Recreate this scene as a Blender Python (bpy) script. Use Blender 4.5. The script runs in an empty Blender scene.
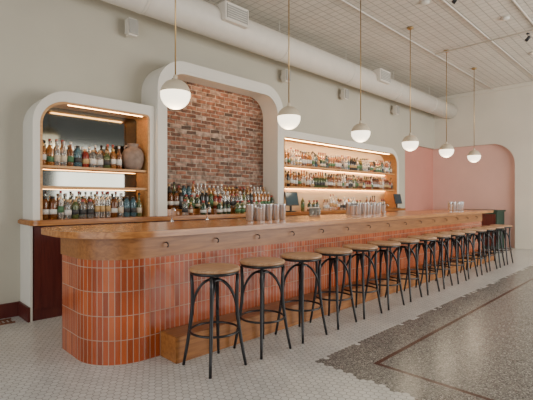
import bpy, bmesh, math, random
from mathutils import Vector, Matrix
random.seed(4)
S=bpy.context.scene
COL=S.collection
pi=math.pi
# ---------------------------------------------------------------- materials
def base(name):
    m=bpy.data.materials.new(name); m.use_nodes=True
    nt=m.node_tree; b=nt.nodes['Principled BSDF']
    return m,nt,b
def N(nt,t,**k):
    n=nt.nodes.new(t)
    for a,v in k.items(): setattr(n,a,v)
    return n
def ramp(nt,stops):
    r=N(nt,'ShaderNodeValToRGB')
    e=r.color_ramp.elements
    while len(e)<len(stops): e.new(0.5)
    for i,(p,c) in enumerate(stops):
        e[i].position=p; e[i].color=(c[0],c[1],c[2],1)
    return r
def simple(name,c,rough=.5,metal=0,var=.06,scale=8,bump=0,bscale=60,spec=None,trans=0,ior=1.45):
    m,nt,b=base(name)
    tc=N(nt,'ShaderNodeTexCoord'); no=N(nt,'ShaderNodeTexNoise'); no.inputs['Scale'].default_value=scale
    no.inputs['Detail'].default_value=4
    nt.links.new(tc.outputs['Object'],no.inputs['Vector'])
    r=ramp(nt,[(.3,[max(0,x*(1-var)) for x in c]),(.7,[min(1,x*(1+var)) for x in c])])
    nt.links.new(no.outputs['Fac'],r.inputs[0]); nt.links.new(r.outputs[0],b.inputs['Base Color'])
    b.inputs['Roughness'].default_value=rough; b.inputs['Metallic'].default_value=metal
    if trans: b.inputs['Transmission Weight'].default_value=trans; b.inputs['IOR'].default_value=ior
    if bump:
        n2=N(nt,'ShaderNodeTexNoise'); n2.inputs['Scale'].default_value=bscale
        nt.links.new(tc.outputs['Object'],n2.inputs['Vector'])
        bp=N(nt,'ShaderNodeBump'); bp.inputs['Strength'].default_value=bump; bp.inputs['Distance'].default_value=.01
        nt.links.new(n2.outputs['Fac'],bp.inputs['Height']); nt.links.new(bp.outputs[0],b.inputs['Normal'])
    return m
def emis(name,c,s):
    m,nt,b=base(name)
    b.inputs['Base Color'].default_value=(*c,1)
    b.inputs['Emission Color'].default_value=(*c,1); b.inputs['Emission Strength'].default_value=s
    return m
def wood(name,c1,c2,rough=.4,scale=(1.2,14,14)):
    m,nt,b=base(name)
    tc=N(nt,'ShaderNodeTexCoord'); mp=N(nt,'ShaderNodeMapping'); mp.inputs['Scale'].default_value=scale
    no=N(nt,'ShaderNodeTexNoise'); no.inputs['Scale'].default_value=2.5; no.inputs['Detail'].default_value=6
    no.inputs['Distortion'].default_value=.6
    nt.links.new(tc.outputs['Object'],mp.inputs[0]); nt.links.new(mp.outputs[0],no.inputs['Vector'])
    r=ramp(nt,[(.35,c1),(.65,c2)])
    nt.links.new(no.outputs['Fac'],r.inputs[0]); nt.links.new(r.outputs[0],b.inputs['Base Color'])
    b.inputs['Roughness'].default_value=rough
    bp=N(nt,'ShaderNodeBump'); bp.inputs['Strength'].default_value=.08; bp.inputs['Distance'].default_value=.005
    nt.links.new(no.outputs['Fac'],bp.inputs['Height']); nt.links.new(bp.outputs[0],b.inputs['Normal'])
    return m
def brickmat(name,coord,c1,c2,cm,w,h,mortar,offset,rough,bias=0,squash=1,bumpd=.004,vary=None,nscale=3,swiz=None,tones=None,distort=0,ms=.2):
    m,nt,b=base(name)
    tc=N(nt,'ShaderNodeTexCoord')
    src=tc.outputs[coord]
    if swiz:
        sp=N(nt,'ShaderNodeSeparateXYZ'); cb=N(nt,'ShaderNodeCombineXYZ')
        nt.links.new(src,sp.inputs[0])
        nt.links.new(sp.outputs[swiz[0]],cb.inputs[0]); nt.links.new(sp.outputs[swiz[1]],cb.inputs[1])
        src=cb.outputs[0]
    if distort:
        dn=N(nt,'ShaderNodeTexNoise'); dn.inputs['Scale'].default_value=7; nt.links.new(src,dn.inputs['Vector'])
        s1=N(nt,'ShaderNodeVectorMath',operation='SUBTRACT'); s1.inputs[1].default_value=(.5,.5,.5); nt.links.new(dn.outputs['Color'],s1.inputs[0])
        s2=N(nt,'ShaderNodeVectorMath',operation='SCALE'); s2.inputs['Scale'].default_value=distort; nt.links.new(s1.outputs[0],s2.inputs[0])
        s3=N(nt,'ShaderNodeVectorMath',operation='ADD'); nt.links.new(src,s3.inputs[0]); nt.links.new(s2.outputs[0],s3.inputs[1]); src=s3.outputs[0]
    bt=N(nt,'ShaderNodeTexBrick'); bt.offset=offset; bt.squash=squash
    bt.inputs['Scale'].default_value=1; bt.inputs['Brick Width'].default_value=w; bt.inputs['Row Height'].default_value=h
    bt.inputs['Mortar Size'].default_value=mortar; bt.inputs['Mortar Smooth'].default_value=ms; bt.inputs['Bias'].default_value=bias
    col=bt.outputs['Color']
    nt.links.new(src,bt.inputs['Vector'])
    if tones:
        bt.inputs['Color1'].default_value=(0,0,0,1); bt.inputs['Color2'].default_value=(1,1,1,1); bt.inputs['Mortar'].default_value=(.5,.5,.5,1)
        tr=ramp(nt,tones); nt.links.new(bt.outputs['Color'],tr.inputs[0])
        mm=N(nt,'ShaderNodeMix',data_type='RGBA'); nt.links.new(bt.outputs['Fac'],mm.inputs[0]); nt.links.new(tr.outputs[0],mm.inputs[6]); mm.inputs[7].default_value=(*cm,1)
        col=mm.outputs[2]
    else:
        bt.inputs['Color1'].default_value=(*c1,1); bt.inputs['Color2'].default_value=(*c2,1); bt.inputs['Mortar'].default_value=(*cm,1)
    no=N(nt,'ShaderNodeTexNoise'); no.inputs['Scale'].default_value=nscale; no.inputs['Detail'].default_value=6
    nt.links.new(src,no.inputs['Vector'])
    mx=N(nt,'ShaderNodeMix',data_type='RGBA',blend_type='MULTIPLY'); mx.inputs[0].default_value=1
    v=vary or (.8,1.1)
    r=ramp(nt,[(.3,[v[0]]*3),(.7,[v[1]]*3)])
    nt.links.new(no.outputs['Fac'],r.inputs[0])
    nt.links.new(col,mx.inputs[6]); nt.links.new(r.outputs[0],mx.inputs[7])
    nt.links.new(mx.outputs[2],b.inputs['Base Color'])
    b.inputs['Roughness'].default_value=rough
    inv=N(nt,'ShaderNodeMath',operation='SUBTRACT'); inv.inputs[0].default_value=1
    nt.links.new(bt.outputs['Fac'],inv.inputs[1])
    bp=N(nt,'ShaderNodeBump'); bp.inputs['Strength'].default_value=.8; bp.inputs['Distance'].default_value=bumpd
    nt.links.new(inv.outputs[0],bp.inputs['Height']); nt.links.new(bp.outputs[0],b.inputs['Normal'])
    return m

M={}
M['wall']=simple('plaster_sage',(.49,.46,.38),.9,var=.04,scale=1.2,bump=.1)
M['cream']=simple('plaster_cream',(.69,.64,.55),.9,var=.03,scale=1.5,bump=.1)
M['white']=simple('plaster_white',(.70,.68,.62),.85,var=.02,scale=2)
M['pink']=simple('plaster_pink_shaded',(.57,.25,.195),.9,var=.04,scale=1.5)  # alcove pink with the shading of its back wall put into the colour
M['pinkl']=simple('plaster_pink_lit',(.76,.47,.40),.9,var=.04,scale=1.5)  # same alcove pink, painted lighter for the better lit end wall
M['oak']=wood('oak_honey',(.27,.095,.021),(.46,.19,.050),.26)
M['oakd']=wood('oak_fascia',(.22,.078,.018),(.35,.14,.038),.40)
M['oakl']=wood('oak_lining',(.44,.215,.075),(.56,.31,.12),.5)
M['oakp']=wood('pale_back_panel',(.68,.50,.29),(.74,.57,.36),.6)
M['seat']=wood('seat_wood',(.31,.16,.08),(.47,.275,.145),.34,(3,20,3))
M['black']=simple('black_paint',(.008,.008,.010),.33,var=.2)
M['burg']=wood('burgundy_wood',(.075,.012,.010),(.115,.022,.016),.4,(12,12,1))
M['tile']=brickmat('terracotta_tile','UV',None,None,(.46,.29,.20),.050,.205,.0034,0,.2,vary=(.82,1.12),nscale=2,ms=.0,
  tones=[(0,(.26,.045,.010)),(.3,(.35,.061,.014)),(.7,(.41,.078,.019)),(1,(.50,.118,.032))])
M['brick']=brickmat('old_brick','Object',None,None,(.39,.33,.27),.195,.066,.0095,.5,.9,vary=(.40,1.38),nscale=13,bumpd=.018,swiz=(0,2),distort=.026,ms=.6,
  tones=[(0,(.08,.055,.045)),(.25,(.19,.083,.052)),(.5,(.27,.12,.075)),(.7,(.20,.14,.11)),(.85,(.32,.175,.125)),(1,(.36,.28,.23))])
M['ceil']=brickmat('tin_ceiling','Object',(.71,.665,.59),(.67,.625,.555),(.40,.37,.325),.15,.15,.0078,0,.42,vary=(.91,1.04),nscale=1.5,bumpd=.016,ms=.5)
M['duct']=simple('painted_duct',(.71,.67,.60),.5,var=.03)
M['grille']=simple('grille_grey',(.36,.35,.32),.5,var=.05)
M['chrome']=simple('steel',(.76,.80,.85),.18,metal=.85,var=.05)
M['brass']=simple('brass',(.5,.34,.16),.35,metal=1,var=.05)
M['dark']=simple('dark_plastic',(.02,.022,.026),.3,var=.1)
M['screen']=simple('dark_screen',(.02,.05,.07),.1,var=.1)
M['green']=simple('dark_green_paint',(.014,.045,.032),.5,var=.1)
M['led']=emis('led_warm',(1,.52,.18),28)
M['ledb']=emis('led_bright',(1,.56,.22),55)
M['ledsoft']=emis('led_soft',(1,.52,.18),12)
M['globe']=emis('globe_glow',(1,.88,.68),3.0)
M['shade']=simple('cream_shade',(.62,.53,.40),.45,var=.02)
M['jug']=simple('stoneware',(.23,.165,.13),.7,var=.25,scale=14)
M['rust']=simple('rusty_iron',(.16,.06,.03),.7,var=.4,scale=40)
m,nt,b=base('mirror'); 
no=N(nt,'ShaderNodeTexNoise'); no.inputs['Scale'].default_value=2
r=ramp(nt,[(.3,(.17,.175,.15)),(.7,(.21,.21,.185))]); nt.links.new(no.outputs['Fac'],r.inputs[0]); nt.links.new(r.outputs[0],b.inputs['Base Color'])
b.inputs['Metallic'].default_value=1; b.inputs['Roughness'].default_value=.08; M['mirror']=m

# floor : hex tile + terrazzo
def floor_material():
    m,nt,b=base('hex_and_terrazzo_floor'); L=nt.links.new
    tc=N(nt,'ShaderNodeTexCoord')
    def VM(op,a,bv=None,**k):
        n=N(nt,'ShaderNodeVectorMath',operation=op)
        for i,v in enumerate((a,bv)):
            if v is None: continue
            if isinstance(v,tuple): n.inputs[i].default_value=v
            else: L(v,n.inputs[i])
        return n
    def MA(op,a,bv=None,c=None):
        n=N(nt,'ShaderNodeMath',operation=op)
        for i,v in enumerate((a,bv,c)):
            if v is None: continue
            if isinstance(v,(int,float)): n.inputs[i].default_value=v
            else: L(v,n.inputs[i])
        return n.outputs[0]
    s=1/.055
    p=VM('MULTIPLY',tc.outputs['Object'],(s,s,0)).outputs[0]
    p=VM('ADD',p,(1000,1000*1.7320508,0)).outputs[0]
    R=(1,1.7320508,1)
    a=VM('SUBTRACT',VM('MODULO',p,R).outputs[0],(.5,.8660254,0)).outputs[0]
    bb=VM('SUBTRACT',VM('MODULO',VM('SUBTRACT',p,(.5,.8660254,0)).outputs[0],R).outputs[0],(.5,.8660254,0)).outputs[0]
    la=VM('LENGTH',a).outputs['Value']; lb=VM('LENGTH',bb).outputs['Value']
    sel=MA('LESS_THAN',la,lb)
    mx=N(nt,'ShaderNodeMix',data_type='VECTOR'); L(sel,mx.inputs[0]); L(bb,mx.inputs[4]); L(a,mx.inputs[5])
    g=mx.outputs[1]
    ident=VM('SUBTRACT',p,g).outputs[0]
    ab=VM('ABSOLUTE',g).outputs[0]
    d=VM('DOT_PRODUCT',ab,(.5,.8660254,0)).outputs['Value']
    sx=N(nt,'ShaderNodeSeparateXYZ'); L(ab,sx.inputs[0])
    dist=MA('MAXIMUM',sx.outputs[0],d)
    grout=MA('GREATER_THAN',dist,.458)
    idv=VM('SNAP',ident,(.25,.25,.25)).outputs[0]
    wn=N(nt,'ShaderNodeTexWhiteNoise'); L(idv,wn.inputs[0])
    tr=ramp(nt,[(0,(.60,.60,.58)),(1,(.70,.70,.68))]); L(wn.outputs[0],tr.inputs[0])
    big=N(nt,'ShaderNodeTexNoise'); big.inputs['Scale'].default_value=.9; big.inputs['Detail'].default_value=5
    L(tc.outputs['Object'],big.inputs['Vector'])
    br=ramp(nt,[(.3,(.84,.84,.84)),(.7,(1.04,1.04,1.04))]); L(big.outputs['Fac'],br.inputs[0])
    hm=N(nt,'ShaderNodeMix',data_type='RGBA'); L(grout,hm.inputs[0]); L(tr.outputs[0],hm.inputs[6]); hm.inputs[7].default_value=(.25,.245,.23,1)
    hx=N(nt,'ShaderNodeMix',data_type='RGBA',blend_type='MULTIPLY'); hx.inputs[0].default_value=1
    L(hm.outputs[2],hx.inputs[6]); L(br.outputs[0],hx.inputs[7])
    vo=N(nt,'ShaderNodeTexVoronoi'); vo.inputs['Scale'].default_value=115; L(tc.outputs['Object'],vo.inputs['Vector'])
    sc=N(nt,'ShaderNodeSeparateColor'); L(vo.outputs['Color'],sc.inputs[0])
    tz=ramp(nt,[(0,(.075,.072,.067)),(.2,(.165,.16,.148)),(.5,(.24,.232,.216)),(.87,(.42,.405,.38))]); L(sc.outputs[0],tz.inputs[0])
    tz.color_ramp.interpolation='CONSTANT'
    pos=N(nt,'ShaderNodeSeparateXYZ'); L(tc.outputs['Object'],pos.inputs[0])
    idp=N(nt,'ShaderNodeSeparateXYZ'); L(ident,idp.inputs[0])
    XI=MA('DIVIDE',MA('SUBTRACT',idp.outputs[0],1000),s); YI=MA('DIVIDE',MA('SUBTRACT',idp.outputs[1],1732.0508),s)
    rag=MA('MULTIPLY',MA('SUBTRACT',wn.outputs[0],.5),.03)
    X=pos.outputs[0]; Y=pos.outputs[1]
    mask=MA('MULTIPLY',MA('GREATER_THAN',MA('ADD',XI,rag),2.78),MA('LESS_THAN',MA('ADD',YI,rag),2.20))
    fm=N(nt,'ShaderNodeMix',data_type='RGBA'); L(mask,fm.inputs[0]); L(hx.outputs[2],fm.inputs[6]); L(tz.outputs[0],fm.inputs[7])
    l1=MA('MULTIPLY',MA('LESS_THAN',MA('ABSOLUTE',MA('SUBTRACT',Y,1.82)),.020),MA('GREATER_THAN',X,3.10))
    l2=MA('MULTIPLY',MA('LESS_THAN',MA('ABSOLUTE',MA('SUBTRACT',X,3.122)),.020),MA('LESS_THAN',Y,1.84))
    ln=MA('MAXIMUM',l1,l2)
    f2=N(nt,'ShaderNodeMix',data_type='RGBA'); L(ln,f2.inputs[0]); L(fm.outputs[2],f2.inputs[6]); f2.inputs[7].default_value=(.070,.018,.013,1)
    L(f2.outputs[2],b.inputs['Base Color'])
    rgh=MA('SUBTRACT',.28,MA('MULTIPLY',mask,.03)); L(rgh,b.inputs['Roughness'])
    hgt=MA('MULTIPLY',MA('SUBTRACT',1,grout),MA('SUBTRACT',1,mask))
    bp=N(nt,'ShaderNodeBump'); bp.inputs['Strength'].default_value=.2; bp.inputs['Distance'].default_value=.002
    L(hgt,bp.inputs['Height']); L(bp.outputs[0],b.inputs['Normal'])
    return m
M['floor']=floor_material()

# ---------------------------------------------------------------- helpers
def obj(name,me,mat=None,parent=None,loc=(0,0,0),smooth=False):
    o=bpy.data.objects.new(name,me); COL.objects.link(o); o.location=loc
    if parent: o.parent=parent
    if mat is not None and me is not None and len(me.materials)==0: me.materials.append(mat)
    if smooth and me: 
        for p in me.polygons: p.use_smooth=True
    return o
def meta(o,label,cat,group=None):
    o['label']=label; o['category']=cat
    if group: o['group']=group
    return o
def struct(o): o['kind']='structure'; return o
def boxmesh(bounds,bevel=0,name='m'):
    bm=bmesh.new()
    for x0,x1,y0,y1,z0,z1 in bounds:
        r=bmesh.ops.create_cube(bm,size=1)
        for v in r['verts']:
            v.co=Vector(((x0+x1)/2+v.co.x*(x1-x0),(y0+y1)/2+v.co.y*(y1-y0),(z0+z1)/2+v.co.z*(z1-z0)))
    if bevel: bmesh.ops.bevel(bm,geom=bm.edges[:],offset=bevel,segments=2,affect='EDGES',clamp_overlap=True)
    me=bpy.data.meshes.new(name); bm.to_mesh(me); bm.free(); return me
def box(name,b,mat,bevel=0,parent=None,loc=(0,0,0)):
    return obj(name,boxmesh(b if isinstance(b,list) else [b],bevel),mat,parent,loc)
def lathe_bm(bm,prof,seg=20,mi=0,cx=0,cy=0):
    rings=[]
    for r,z in prof:
        if r<1e-5: rings.append([bm.verts.new((cx,cy,z))])
        else: rings.append([bm.verts.new((cx+r*math.cos(2*pi*i/seg),cy+r*math.sin(2*pi*i/seg),z)) for i in range(seg)])
    for a,c in zip(rings,rings[1:]):
        for i in range(seg):
            j=(i+1)%seg
            if len(a)==1 and len(c)==1: continue
            if len(a)==1: f=bm.faces.new((a[0],c[j],c[i]))
            elif len(c)==1: f=bm.faces.new((a[i],a[j],c[0]))
            else: f=bm.faces.new((a[i],a[j],c[j],c[i]))
            f.material_index=mi; f.smooth=True
def lathe(prof,seg=20):
    bm=bmesh.new(); lathe_bm(bm,prof,seg); bmesh.ops.recalc_face_normals(bm,faces=bm.faces[:])
    me=bpy.data.meshes.new('lathe'); bm.to_mesh(me); bm.free(); return me
def tube_bm(bm,pts,rad,seg=8,closed=False):
    pts=[Vector(p) for p in pts]; n=len(pts); rings=[]
    if not isinstance(rad,(list,tuple)): rad=[rad]*n
    up=None
    for i,p in enumerate(pts):
        if closed: t=(pts[(i+1)%n]-pts[i-1]).normalized()
        else: t=(pts[min(i+1,n-1)]-pts[max(i-1,0)]).normalized()
        if up is None:
            up=Vector((0,0,1)) if abs(t.z)<.9 else Vector((1,0,0))
        u=(up-t*up.dot(t)).normalized(); w=t.cross(u); up=u
        rings.append([bm.verts.new(p+(u*math.cos(2*pi*k/seg)+w*math.sin(2*pi*k/seg))*rad[i]) for k in range(seg)])
    m=n if closed else n-1
    for i in range(m):
        a=rings[i]; c=rings[(i+1)%n]
        for k in range(seg):
            f=bm.faces.new((a[k],a[(k+1)%seg],c[(k+1)%seg],c[k])); f.smooth=True
    if not closed:
        bm.faces.new(rings[0][::-1]); bm.faces.new(rings[-1])
def tube(pts,rad,seg=8,closed=False):
    bm=bmesh.new(); tube_bm(bm,pts,rad,seg,closed); bmesh.ops.recalc_face_normals(bm,faces=bm.faces[:])
    me=bpy.data.meshes.new('tube'); bm.to_mesh(me); bm.free(); return me
def prism(poly,z0,z1,bevel=0,uv=False):
    bm=bmesh.new(); n=len(poly)
    lo=[bm.verts.new((x,y,z0)) for x,y in poly]; hi=[bm.verts.new((x,y,z1)) for x,y in poly]
    uvl=bm.loops.layers.uv.new('UVMap')
    s=[0]
    for i in range(n):
        a=Vector(poly[i]); c=Vector(poly[(i+1)%n]); s.append(s[-1]+(c-a).length)
    for i in range(n):
        j=(i+1)%n
        f=bm.faces.new((lo[i],lo[j],hi[j],hi[i]))
        for l,(uu,vv) in zip(f.loops,((s[i],z0),(s[i+1],z0),(s[i+1],z1),(s[i],z1))): l[uvl].uv=(uu,vv)
    top=bm.faces.new(hi); bot=bm.faces.new(lo[::-1])
    if bevel:
        ed=[e for e in bm.edges if (e in top.edges[:] or e in bot.edges[:])]
        bmesh.ops.bevel(bm,geom=ed,offset=bevel,segments=3,affect='EDGES')
    bmesh.ops.recalc_face_normals(bm,faces=bm.faces[:])
    me=bpy.data.meshes.new('prism'); bm.to_mesh(me); bm.free(); return me
def rrect(x0,x1,y0,y1,r,seg=16):
    P=[]
    for (cx,cy,a0,rr) in ((x0+r[0],y0+r[0],pi,r[0]),(x1-r[1],y0+r[1],1.5*pi,r[1]),(x1-r[2],y1-r[2],0,r[2]),(x0+r[3],y1-r[3],.5*pi,r[3])):
        if rr<=.001: P.append((cx,cy)); continue
        for k in range(seg+1):
            a=a0+.5*pi*k/seg; P.append((cx+rr*math.cos(a),cy+rr*math.sin(a)))
    return P
def arch(x0,x1,z0,z1,r,seg=14):
    rl,rr=r if isinstance(r,tuple) else (r,r)
    P=[(x0,z0)]
    for k in range(seg+1):
        a=pi-.5*pi*k/seg; P.append((x0+rl+rl*math.cos(a),z1-rl+rl*math.sin(a)))
    for k in range(seg+1):
        a=.5*pi-.5*pi*k/seg; P.append((x1-rr+rr*math.cos(a),z1-rr+rr*math.sin(a)))
    P.append((x1,z0)); return P
def archring(outer,inner,y0,y1):
    bm=bmesh.new(); n=len(outer)
    V=[[bm.verts.new((x,y,z)) for x,z in pts] for pts,y in ((outer,y0),(inner,y0),(outer,y1),(inner,y1))]
    of,inf,ob,ib=V
    for i in range(n-1):
        bm.faces.new((of[i],of[i+1],inf[i+1],inf[i])); bm.faces.new((ob[i],ib[i],ib[i+1],ob[i+1]))
        f=bm.faces.new((of[i],ob[i],ob[i+1],of[i+1])); f.smooth=True
        f=bm.faces.new((inf[i],inf[i+1],ib[i+1],ib[i])); f.smooth=True
    for i in (0,n-1): bm.faces.new((of[i],inf[i],ib[i],ob[i]))
    bmesh.ops.recalc_face_normals(bm,faces=bm.faces[:])
    me=bpy.data.meshes.new('arch'); bm.to_mesh(me); bm.free()
    return me
def archpanel(outline,y0,y1):
    bm=bmesh.new()
    a=[bm.verts.new((x,y0,z)) for x,z in outline]; c=[bm.verts.new((x,y1,z)) for x,z in outline]
    n=len(a); bm.faces.new(a); bm.faces.new(c[::-1])
    for i in range(n): bm.faces.new((a[i],c[i],c[(i+1)%n],a[(i+1)%n]))
    bmesh.ops.recalc_face_normals(bm,faces=bm.faces[:])
    me=bpy.data.meshes.new('panel'); bm.to_mesh(me); bm.free(); return me
def autosmooth(o,ang=35):
    me=o.data
    for p in me.polygons: p.use_smooth=True
    me.set_sharp_from_angle(angle=math.radians(ang))

# ---------------------------------------------------------------- shell
WY=5.6; EX=13.2; CZ=4.65; PZ=3.02; PX=11.19; PY=3.30
struct(box('floor',(-4,EX+.4,-5,WY+.4,-.12,0),M['floor']))
struct(box('ceiling',(-4,EX+.4,-5,WY+.4,CZ,CZ+.12),M['ceil']))
struct(box('wall_back',[(-4,PX,WY,WY+.2,0,CZ),(PX,EX+.3,WY,WY+.2,PZ,CZ)],M['wall']))
def yzprism(poly,x0,x1):
    bm=bmesh.new()
    a=[bm.verts.new((x0,y,z)) for y,z in poly]; c=[bm.verts.new((x1,y,z)) for y,z in poly]
    n=len(a); bm.faces.new(a); bm.faces.new(c[::-1])
    for i in range(n): bm.faces.new((a[i],c[i],c[(i+1)%n],a[(i+1)%n]))
    bmesh.ops.recalc_face_normals(bm,faces=bm.faces[:])
    me=bpy.data.meshes.new('yz'); bm.to_mesh(me); bm.free(); return me
R=.62
poly=[(-5,0),(PY,0)]
for k in range(17):
    a=pi+0 -.5*pi*k/16
    poly.append((PY+R+R*math.cos(a),PZ-R+R*math.sin(a)))
poly+=[(WY,PZ),(WY,CZ),(-5,CZ)]
struct(obj('wall_end',yzprism(poly,EX,EX+.2),M['cream']))
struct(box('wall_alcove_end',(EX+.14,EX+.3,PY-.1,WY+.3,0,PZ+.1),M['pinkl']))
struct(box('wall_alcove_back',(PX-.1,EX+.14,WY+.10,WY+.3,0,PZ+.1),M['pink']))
struct(box('trim_1',(EX-.06,EX,-5,WY,CZ-.10,CZ),M['cream'],.01))
struct(box('trim_2',(-4,EX-.06,WY-.05,WY,CZ-.07,CZ),M['cream'],.01))
struct(box('baseboard_back',(-4,1.36,WY-.03,WY,0,.17),M['burg'],.005))
struct(box('baseboard_niche',(1.345,1.373,5.19,WY,0,.17),M['burg'],.005))
struct(box('baseboard_end',(EX-.025,EX,-5,PY,0,.15),M['cream'],.005))
struct(box('wall_niche_side',(1.373,1.398,5.2,WY,0,1.10),M['white']))

# ---------------------------------------------------------------- back bar
cab=meta(box('back_bar_cabinet',(1.40,10.05,5.22,5.585,.0,1.098),M['burg']),'dark burgundy wooden back bar cabinet below the bottle niches','cabinet')
for i in range(15):
    x=1.415+i*.575
    d=box('door',[(x,x+.56,5.2,5.219,.13,1.08)],M['burg'],.003,cab)
    box('door_panel',[(x+.07,x+.49,5.194,5.2,.2,1.01)],M['burg'],.002,d)
    obj('handle',tube([(x+.5,5.199,.70),(x+.5,5.175,.71),(x+.5,5.175,.83),(x+.5,5.199,.84)],.006),M['brass'],d)
poly=rrect(1.345,10.12,5.03,5.595,(.10,.05,0,0))
o=meta(obj('back_bar_worktop',prism(poly,1.10,1.16,.012),M['oak']),'honey oak back bar worktop with rounded end','worktop'); autosmooth(o)
TZ=1.1605
def niche(nm,x0,x1,zt,ro,ri,t,ts,yf):
    out=arch(x0,x1,TZ,zt,ro); inn=arch(x0+ts,x1-ts,TZ,zt-t,ri)
    o=struct(obj(nm,archring(out,inn,yf,WY),M['white'])); autosmooth(o,40)
    return o
niche('trim_3',1.40,2.945,2.70,(.42,.03),(.30,.06),.13,.075,5.2)
niche('trim_4',2.95,5.53,3.42,.46,.36,.14,.11,5.13)
niche('trim_5',5.535,10.05,2.70,(.03,.42),(.06,.30),.13,.075,5.2)
def lining(nm,x0,x1,zt,r,y0,y1,mat,th=.016):
    rl,rr=r
    out=arch(x0,x1,TZ,zt,r); inn=arch(x0+th,x1-th,TZ,zt-th,(rl-th,rr-th))
    o=struct(obj(nm,archring(out,inn,y0,y1),mat)); autosmooth(o,40)
lining('trim_6',1.476,2.869,2.569,(.299,.059),5.225,5.56,M['oakl'])
lining('trim_7',5.611,9.974,2.569,(.059,.299),5.225,5.56,M['oakl'])
lining('trim_10',1.476,2.869,2.569,(.299,.059),5.204,5.224,M['oakl'],.028)
lining('trim_11',5.611,9.974,2.569,(.059,.299),5.204,5.224,M['oakl'],.028)
lining('trim_12',3.061,5.419,3.279,(.359,.359),5.132,5.15,M['white'],.04)
struct(obj('trim_8',archpanel(arch(3.06,5.42,TZ,3.279,.359),5.56,5.598),M['brick']))
mir=meta(obj('mirror_panel',archpanel(arch(1.477,2.868,TZ,2.568,(.298,.058)),5.565,5.598),M['mirror']),'mirror lining the back of the small bottle niche','mirror')
struct(obj('trim_9',archpanel(arch(5.612,9.973,TZ,2.568,(.058,.298)),5.565,5.598),M['oakp']))
def shelf(x0,x1,z,y0,label,mat):
    s=meta(box('shelf',(x0,x1,y0,5.56,z-.03,z),M['oakl'],.003),label,'shelf')
    box('light_strip',(x0+.03,x1-.03,5.53,5.55,z-.036,z-.031),mat,0,s)
    return s
SA,SB=1.80,1.555
shelf(1.495,2.85,SA,5.24,'oak shelf holding bottles and a stoneware jug',M['ledsoft'])
shelf(1.495,2.85,SB,5.24,'lower oak shelf in the small niche',M['ledsoft'])
SC,SD=2.06,1.64
shelf(5.63,9.955,SC,5.27,'long oak bottle shelf with warm under-shelf light',M['led'])
shelf(5.63,9.955,SD,5.27,'long lower oak bottle shelf with warm light',M['led'])
def led(x0,x1,y,z,mat):
    meta(box('light_strip',(x0,x1,y,y+.03,z-.012,z-.001),mat),'warm light strip hidden behind the niche lip','light strip','niche light strips')
led(1.80,2.78,5.23,2.552,M['led']); led(5.70,9.62,5.23,2.552,M['ledb']); led(3.45,5.03,5.156,3.279,M['led'])
meta(box('bottle_riser',[(3.075,5.405,5.20,5.34,1.161,1.25),(3.075,5.405,5.3401,5.555,1.161,1.34)],M['oak']),'stepped oak riser displaying bottles against the brick','riser')

# ---------------------------------------------------------------- bar
def barpath(off,r):
    return rrect(1.345-off,10.42+off,3.27-off,4.18+off,(r+off,.10+off,.08,.12+off),24)
bar=meta(obj('bar_counter',prism(barpath(0,.42),0,.885),M['tile']),'curved bar clad in vertical terracotta tiles under a wooden top','bar'); autosmooth(bar,30)
f=obj('wood_fascia',prism(barpath(.012,.42),.886,1.083),M['oakd'],bar); autosmooth(f,30)
f['label']='oak band beneath the bar top'
hk=None
for i in range(16):
    x=1.95+i*.565
    me=tube([(0,0,0),(0,-.024,.002),(0,-.044,-.008),(0,-.05,-.024),(0,-.04,-.038),(0,-.03,-.036)],.0055,6) if hk is None else hk
    if hk is None: me.materials.append(M['black']); hk=me
    obj('hook',me,None,bar,(x,3.257,1.01))
top=meta(obj('bar_worktop',prism(rrect(1.15,10.56,3.05,4.24,(.62,.14,.1,.25),28),1.084,1.135,.012),M['oak']),'long honey oak bar top with rounded corners','worktop'); autosmooth(top,40)
meta(box('footrest_platform',(1.90,10.35,3.0,3.262,0,.225),M['oakd'],.006),'wooden footrest step along the foot of the tiled bar','footrest')

# ---------------------------------------------------------------- stools
st=meta(bpy.data.objects.new('bar_stool',None),'black bentwood bar stool with round wooden seat','bar stool','bentwood bar stools along the bar')
COL.objects.link(st)
Zs=.03
obj('seat_frame',lathe([(0,.744+Zs),(.17,.744+Zs),(.198,.747+Zs),(.206,.755+Zs),(.205,.770+Zs),(0,.770+Zs)],36),M['black'],st)['label']='black round seat frame'
obj('seat',lathe([(0,.771+Zs),(.206,.771+Zs),(.213,.775+Zs),(.215,.785+Zs),(.212,.795+Zs),(.200,.800+Zs),(.16,.797+Zs),(0,.794+Zs)],36),M['seat'],st)['label']='round tan wooden seat panel'
def legpt(sx,sy,z):
    t=min(1.0,z/.775)
    h=.118+.068*(1-t)**1.6+.020*max(0,t-.6)/.4
    return (sx*h,sy*h,z)
for sx,sy in ((1,1),(1,-1),(-1,1),(-1,-1)):
    pts=[legpt(sx,sy,z) for z in (0,.1,.2,.3,.4,.5,.6,.68,.774)]
    obj('leg',tube(pts,[.012,.013,.014,.015,.0155,.0155,.0155,.0155,.0145],10),M['black'],st)
hr=legpt(1,1,.30)[0]*1.414
ring=[(hr*.97*math.cos(2*pi*k/40),hr*.97*math.sin(2*pi*k/40),.30) for k in range(40)]
obj('foot_ring',tube(ring,.010,8,True),M['black'],st)
for k in range(4):
    a=k*pi/2
    pts=[]
    z0=.42; A=Vector(legpt(1,-1,z0))
    for q in range(21):
        th=pi*q/20
        c=math.cos(th); s_=max(0.0,math.sin(th))
        z=z0+.30*s_**.8
        y=(A.y+.006)*(abs(c)**.75)*(1 if c>0 else -1) if abs(c)>1e-6 else 0
        x=A.x-.004-.095*s_**2
        v=Matrix.Rotation(a,3,'Z')@Vector((x,y,z)); pts.append(v)
    obj('brace',tube(pts,.011,8),M['black'],st)
children=list(st.children)
SY=2.765; SX=2.125
st.location=(SX,SY,0)
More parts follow.
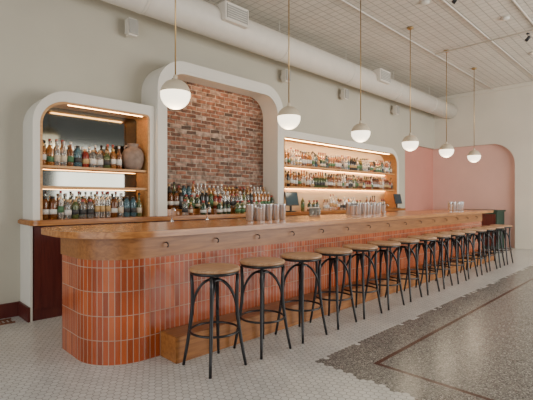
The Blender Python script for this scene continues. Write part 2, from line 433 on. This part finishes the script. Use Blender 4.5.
for i in range(1,15):
    e=st.copy(); COL.objects.link(e)
    e.location=(SX+.560*i+random.uniform(-.012,.012),SY+random.uniform(-.01,.01),0)
    e.rotation_euler[2]=random.uniform(-.08,.08)
    for c in children:
        d=c.copy(); COL.objects.link(d); d.parent=e

# ---------------------------------------------------------------- pendants
pz=2.46
pe=meta(bpy.data.objects.new('pendant_lamp',None),'globe pendant lamp with cream cap on a thin rod','pendant lamp','globe pendants over the bar'); COL.objects.link(pe)
rg=.15
prof=[(rg*math.sin(a*pi/180),-rg*math.cos(a*pi/180)) for a in range(0,99,7)]
g=obj('glass_globe',lathe([(0 if i==0 else r,z) for i,(r,z) in enumerate(prof)],32),M['globe'],pe)
r2=rg+.002
prof=[(r2*math.sin(a*pi/180),-r2*math.cos(a*pi/180)) for a in range(96,180,7)]+[(.022,r2),(.022,r2+.03),(.012,r2+.045),(0,r2+.045)]
obj('lamp_shade',lathe(prof,32),M['shade'],pe)
hh=CZ-pz
obj('rod',tube([(0,0,r2+.04),(0,0,hh-.03)],.0075,8),M['brass'],pe)
obj('ceiling_canopy',lathe([(0,hh-.045),(.02,hh-.045),(.06,hh-.02),(.06,hh-.001),(0,hh-.001)],24),M['brass'],pe)
ch=list(pe.children); pe.location=(2.27,3.6,pz)
for i in range(1,6):
    e=pe.copy(); COL.objects.link(e); e.location=(2.27+1.712*i,3.6,pz)
    for c in ch:
        d=c.copy(); COL.objects.link(d); d.parent=e

# ---------------------------------------------------------------- duct, pipes, vents, speakers
DY,DZ,DR=5.11,4.15,.235
bm=bmesh.new()
tube_bm(bm,[(-4,DY,DZ),(EX-.02,DY,DZ)],DR,36)
duct=meta(obj('air_duct',bpy.data.meshes.new('duct'),None),'long round off-white air duct hung under the ceiling','air duct')
bm.to_mesh(duct.data); bm.free(); duct.data.materials.append(M['duct'])
for x in (-1.5,.6,2.7,5.4,7.5,9.6,11.7):
    obj('duct_band',tube([(x-.02,DY,DZ),(x+.02,DY,DZ)],DR+.005,36),M['duct'],duct)
    obj('hanger_rod',tube([(x,DY,DZ+DR-.01),(x,DY,CZ)],.006,6),M['duct'],duct)
for x in (4.12,8.63):
    v=box('air_vent',(x-.24,x+.24,4.79,5.0,4.10,4.38),M['duct'],.008,duct)
    box('grille',[(x-.2,x+.2,4.782,4.789,4.14+k*.035,4.16+k*.035) for k in range(6)]+[(x-.205,x-.2,4.78,4.789,4.13,4.35),(x+.2,x+.205,4.78,4.789,4.13,4.35)],M['grille'],0,v)
for x in (2.73,5.96,7.97,10.4):
    s=meta(box('wall_speaker',(x-.08,x+.08,5.40,5.53,3.70,3.94),M['duct'],.02),'small white loudspeaker bracketed high on the wall','speaker','wall speakers')
    box('speaker_grille',(x-.065,x+.065,5.392,5.399,3.72,3.92),M['grille'],.002,s)
    box('bracket',(x-.02,x+.02,5.53,5.599,3.78,3.86),M['duct'],.004,s)
for y in (3.85,2.7,1.9,1.2):
    c=meta(obj('conduit_pipe',tube([(-4,y,CZ-.03),(EX-.07,y,CZ-.03)],.013,8),M['duct']),'thin off-white conduit running along the tin ceiling','pipe','ceiling conduits')
meta(obj('conduit_pipe',tube([(9.0,-5,CZ-.062),(9.0,3.8,CZ-.062)],.016,8),M['duct']),'off-white pipe crossing the tin ceiling','pipe')
sd=lathe([(0,CZ-.05),(.04,CZ-.05),(.07,CZ-.03),(.07,CZ-.001),(0,CZ-.001)],24); sd.materials.append(M['duct'])
for (x,y) in ((8.2,2.2),(6.6,2.95),(10.6,2.3)):
    meta(obj('smoke_detector',sd,None,None,(x,y,0)),'small round white smoke detector on the ceiling','smoke detector','ceiling detectors')
for (x,y) in ((6.68,2.5),(9.3,2.1),(10.9,1.7)):
    sp=meta(bpy.data.objects.new('ceiling_spotlight',None),'small dark ceiling spotlight tilted downward','spotlight','dark ceiling spotlights'); COL.objects.link(sp); sp.location=(x,y,CZ)
    obj('mount',lathe([(0,-.02),(.03,-.02),(.03,-.001),(0,-.001)],18),M['dark'],sp)
    obj('stem',tube([(0,0,-.02),(0,0,-.08)],.006,6),M['dark'],sp)
    h=obj('lamp_head',lathe([(0,.05),(.02,.05),(.03,.03),(.033,-.05),(.029,-.05),(.025,-.015),(0,-.015)],18),M['dark'],sp,(0,0,-.105)); h.rotation_euler=(.7,.2,0)

# ---------------------------------------------------------------- bottles
GL=[simple('glass_green',(.03,.075,.025),.08,var=.1,trans=.5),
    simple('glass_amber',(.30,.10,.02),.08,var=.1,trans=.6),
    simple('glass_clear',(.82,.83,.80),.05,var=.03,trans=.88),
    simple('glass_dark',(.02,.017,.014),.1,var=.1),
    simple('glass_whiskey',(.52,.22,.05),.06,var=.1,trans=.6),
    simple('glass_olive',(.16,.21,.07),.08,var=.1,trans=.6),
    simple('glass_red',(.30,.035,.02),.1,var=.1,trans=.4),
    simple('glass_blue',(.18,.34,.40),.08,var=.1,trans=.7)]
LB=[simple('label_cream',(.56,.48,.36),.7),simple('label_white',(.62,.61,.57),.7),simple('label_brown',(.22,.12,.07),.6),
    simple('label_tan',(.46,.30,.13),.6),simple('label_black',(.04,.04,.04),.6),simple('label_blue',(.08,.14,.22),.6),simple('label_green',(.06,.15,.07),.6),simple('label_red',(.33,.055,.03),.6)]
CP=[simple('cap_black',(.02,.02,.02),.4),simple('cap_gold',(.50,.36,.15),.35,metal=.8),simple('cap_red',(.30,.05,.04),.4),simple('cap_cork',(.42,.27,.14),.8),simple('cap_silver',(.6,.6,.58),.4,metal=.6)]
def kind(r,h,sh,nr,lab=(.14,.8),sq=False):
    zs=h*sh
    body=[(0,.0),(r*.9,0),(r,.008),(r,zs),(r*.93,zs+.016),(r*.60,zs+.036),(nr,zs+.056),(nr*.95,h-.035),(nr*1.15,h-.03)]
    cap=[(nr*1.15,h-.03),(nr*1.2,h-.028),(nr*1.2,h),(0,h)]
    return body,(zs*lab[0],zs*lab[1]),r+.0012,cap
KD=[kind(.036,.31,.60,.014,(.3,.7)),kind(.039,.28,.66,.015,(.25,.6)),kind(.043,.235,.66,.018,(.3,.7)),kind(.033,.34,.64,.013,(.35,.7)),
    kind(.047,.215,.58,.019,(.25,.6)),kind(.037,.265,.70,.015,(.35,.7)),kind(.031,.19,.64,.014,(.3,.7)),kind(.041,.32,.5,.015,(.3,.75)),kind(.044,.27,.72,.02,(.3,.6))]
GO=[2,1,4,3,5,1,2,4,0,2,1,6,2,4,7,0,2,5]
varnts=[]
for q in range(40):
    varnts.append((KD[(q*5+q//9)%len(KD)],GL[GO[q%18]],LB[(q*3+q//5)%8],CP[(q*2+q//7)%5]))
def joined(v):
    (body,lz,lr,cap),g,l,c=v
    bm=bmesh.new(); lathe_bm(bm,body,14,0); lathe_bm(bm,[(lr-.001,lz[0]),(lr,lz[0]),(lr,lz[1]),(lr-.001,lz[1])],14,1); lathe_bm(bm,cap,10,2)
    bmesh.ops.recalc_face_normals(bm,faces=bm.faces[:])
    me=bpy.data.meshes.new('bottle'); bm.to_mesh(me); bm.free()
    for m in (g,l,c): me.materials.append(m)
    return me
JM=[joined(v) for v in varnts]
PM=[]
for v in varnts:
    (body,lz,lr,cap),g,l,c=v
    a=lathe(body,18); a.materials.append(g)
    bq=lathe([(lr-.001,lz[0]),(lr,lz[0]),(lr,lz[1]),(lr-.001,lz[1])],18); bq.materials.append(l)
    d=lathe(cap,12); d.materials.append(c)
    PM.append((a,bq,d))
colname={'glass_green':'green','glass_amber':'amber','glass_clear':'clear','glass_dark':'dark','glass_whiskey':'golden','glass_olive':'olive','glass_red':'red','glass_blue':'pale blue'}
def put_bottle(q,x,y,z,parts,where,group):
    v=varnts[q]; cn=colname[v[1].name]; ln=v[2].name.split('_')[1]
    if parts:
        a,bq,d=PM[q]; o=obj('bottle',a,None,None,(x,y,z)); obj('label',bq,None,o); obj('cap',d,None,o)
    else: o=obj('bottle',JM[q],None,None,(x,y,z))
    o.rotation_euler[2]=random.uniform(0,6)
    meta(o,f'{cn} glass bottle with {ln} label {where}','bottle',group)
def row(x0,x1,y,z,parts,where,group,hmax=.4,hmin=0,skip=.0,gap=.010):
    x=x0
    ok=[i for i,v in enumerate(varnts) if hmin<=v[0][3][-1][1]<=hmax]
    prev=0
    while x<x1:
        q=random.choice(ok); rq=varnts[q][0][0][2][0]
        run=random.choice((1,1,1,1,2,2,3))
        for _ in range(run):
            x+=prev+rq+random.uniform(.003,gap); prev=rq
            if x>x1: return
            if random.random()>skip: put_bottle(q,x,y+random.uniform(-.005,.005),z,parts,where,group)
row(1.50,2.50,5.335,SA+.0005,True,'on the small shelf','bottles on the small niche upper shelf')
row(1.53,2.46,5.46,SA+.0005,True,'on the small shelf','bottles on the small niche upper shelf',hmin=.25)
row(1.50,2.80,5.285,1.161,True,'on the worktop','bottles on the worktop in the small niche',.345,.2)
row(1.52,2.80,5.42,1.161,True,'on the worktop','bottles on the worktop in the small niche',.345,.26)
row(3.09,5.36,5.27,1.251,True,'on the oak riser','bottles before the brick wall')
row(3.09,5.36,5.42,1.341,True,'on the oak riser','bottles before the brick wall',hmin=.25)
row(3.2,4.9,5.10,1.161,True,'on the worktop','bottles before the oak riser',.24,0,.5,.05)
row(5.66,9.88,5.33,SC+.0005,False,'on the long shelf','bottles on the long upper shelf',.345,.2)
row(5.66,9.85,5.465,SC+.0005,False,'on the long shelf','bottles on the long upper shelf',.345,.30)
row(5.65,9.90,5.33,SD+.0005,False,'on the long shelf','bottles on the long lower shelf',.345,.2)
row(5.65,9.88,5.465,SD+.0005,False,'on the long shelf','bottles on the long lower shelf',.345,.30)
row(6.1,9.6,5.30,1.161,False,'on the worktop','bottles on the worktop under the long shelves',.345,.2,.25,.05)

j=meta(obj('stoneware_jug',lathe([(0,0),(.09,0),(.125,.05),(.148,.14),(.145,.225),(.12,.28),(.072,.31),(.064,.335),(.083,.36),(.075,.366),(.05,.335),(0,.32)],32),M['jug'],None,(2.70,5.365,SA+.001)),'round brown stoneware jug with two handles on the shelf','jug')
for s in (-1,1):
    obj('handle',tube([(s*.064,0,.33),(s*.10,0,.33),(s*.125,0,.305),(s*.115,0,.275)],.011,8),M['jug'],j)

tin=lathe([(0,0),(.034,0),(.036,.004),(.047,.195),(.049,.202),(.046,.20),(.034,.008),(0,.008)],24); tin.materials.append(M['chrome'])
tin2=lathe([(0,0),(.032,0),(.034,.004),(.043,.155),(.045,.16),(.042,.158),(.032,.008),(0,.008)],24); tin2.materials.append(M['chrome'])
def tins(xs,y):
    for k,x in enumerate(xs):
        t=random.random()
        meta(obj('cocktail_shaker_tin',tin if t<.7 else tin2,None,None,(x,y+random.uniform(-.03,.03),1.1355)),'brushed steel cocktail shaker tin on the bar top','shaker tin','shaker tins on the bar')
tins([3.33+.105*k for k in range(6)],3.62)
tins([3.40+.105*k for k in range(5)],3.75)
tins([5.73+.108*k for k in range(10)],3.78)
tins([5.80+.108*k for k in range(8)],3.92)
tins([9.35+.108*k for k in range(7)],3.6)
gl=lathe([(0,0),(.03,0),(.032,.006),(.037,.12),(.035,.12),(.029,.01),(0,.01)],20); gl.materials.append(GL[2])
for x in [5.0+.09*k for k in range(3)]:
    meta(obj('drinking_glass',gl,None,None,(x,4.05,1.1355)),'clear tumbler on the bar top','glass','tumblers on the bar')
for x in (2.55,3.05,7.4):
    f=meta(obj('faucet',tube([(0,0,0),(0,0,.12),(0,-.02,.15),(0,-.055,.155),(0,-.075,.125)],.009,8),M['chrome'],None,(x,4.12,1.1355)),'small curved steel water faucet on the bar top','faucet')
    obj('faucet_base',lathe([(0,0),(.022,0),(.022,.012),(.012,.02),(0,.02)],16),M['chrome'],f)
for x in (5.72,9.80):
    p=meta(bpy.data.objects.new('point_of_sale_terminal',None),'dark touch screen register on the back bar worktop','register','registers'); COL.objects.link(p); p.location=(x,5.11,1.161)
    box('stand',[(-.08,.08,-.05,.07,0,.02),(-.02,.02,0,.03,.02,.16)],M['dark'],.004,p)
    s=box('screen_housing',(-.18,.18,-.02,0,-.13,.13),M['dark'],.006,p); s.location=(0,.0,.24); s.rotation_euler[0]=-.2
    s2=box('screen',(-.16,.16,-.0225,-.0205,-.112,.112),M['screen'],0,s)
hc=meta(box('host_cabinet',(12.45,13.15,3.55,4.95,0,1.04),M['green'],.008),'dark green painted cabinet by the pink alcove','cabinet')
box('cabinet_top',(12.42,13.17,3.52,4.98,1.04,1.09),M['green'],.004,hc)
for k in range(3): 
    d=box('door',(12.43,12.449,3.58+.45*k,4.01+.45*k,.1,.98),M['burg'],.004,hc)
    obj('knob',lathe([(0,0),(.008,0),(.008,.015),(.014,.02),(.012,.03),(0,.03)],12),M['brass'],d,(12.43,3.95+.45*k,.6)).rotation_euler[1]=-pi/2
meta(box('floor_vent',[(.85,1.25,5.30,5.33,.0,.012),(.85,1.25,5.47,5.5,0,.012)]+[(.85+.045*k,.87+.045*k,5.33,5.47,0,.010) for k in range(9)],M['rust']),'rusty iron floor register grille beside the wall','floor vent')

# ---------------------------------------------------------------- lights
def area(name,loc,rot,sx,sy,p,c):
    l=bpy.data.lights.new(name,'AREA'); l.shape='RECTANGLE'; l.size=sx; l.size_y=sy; l.energy=p; l.color=c
    o=bpy.data.objects.new(name,l); COL.objects.link(o); o.location=loc; o.rotation_euler=rot; return o
area('window_daylight',(-3.6,.5,1.8),(0,-pi/2+.12,0),2.8,7,215,(1,.99,.96))
area('window_daylight',(9,-4.7,1.8),(pi/2-.10,0,0),8,3.0,760,(1,.975,.92))
for i in range(6):
    l=bpy.data.lights.new('pendant_bulb','POINT'); l.energy=14; l.color=(1,.80,.55); l.shadow_soft_size=.15
    o=bpy.data.objects.new('pendant_bulb',l); COL.objects.link(o); o.location=(2.27+1.712*i,3.6,pz-.17-.02)
w=bpy.data.worlds.new('world'); S.world=w; w.use_nodes=True
w.node_tree.nodes['Background'].inputs[0].default_value=(.97,.98,1,1); w.node_tree.nodes['Background'].inputs[1].default_value=.27

# ---------------------------------------------------------------- camera
cam=bpy.data.cameras.new('camera'); co=bpy.data.objects.new('camera',cam); COL.objects.link(co)
co.location=(0,0,1.4); co.rotation_euler=(pi/2,0,-math.atan2(.704,.710))
cam.sensor_width=36; cam.lens=410/533*36; cam.shift_y=-1/533; cam.clip_start=.05
S.camera=co
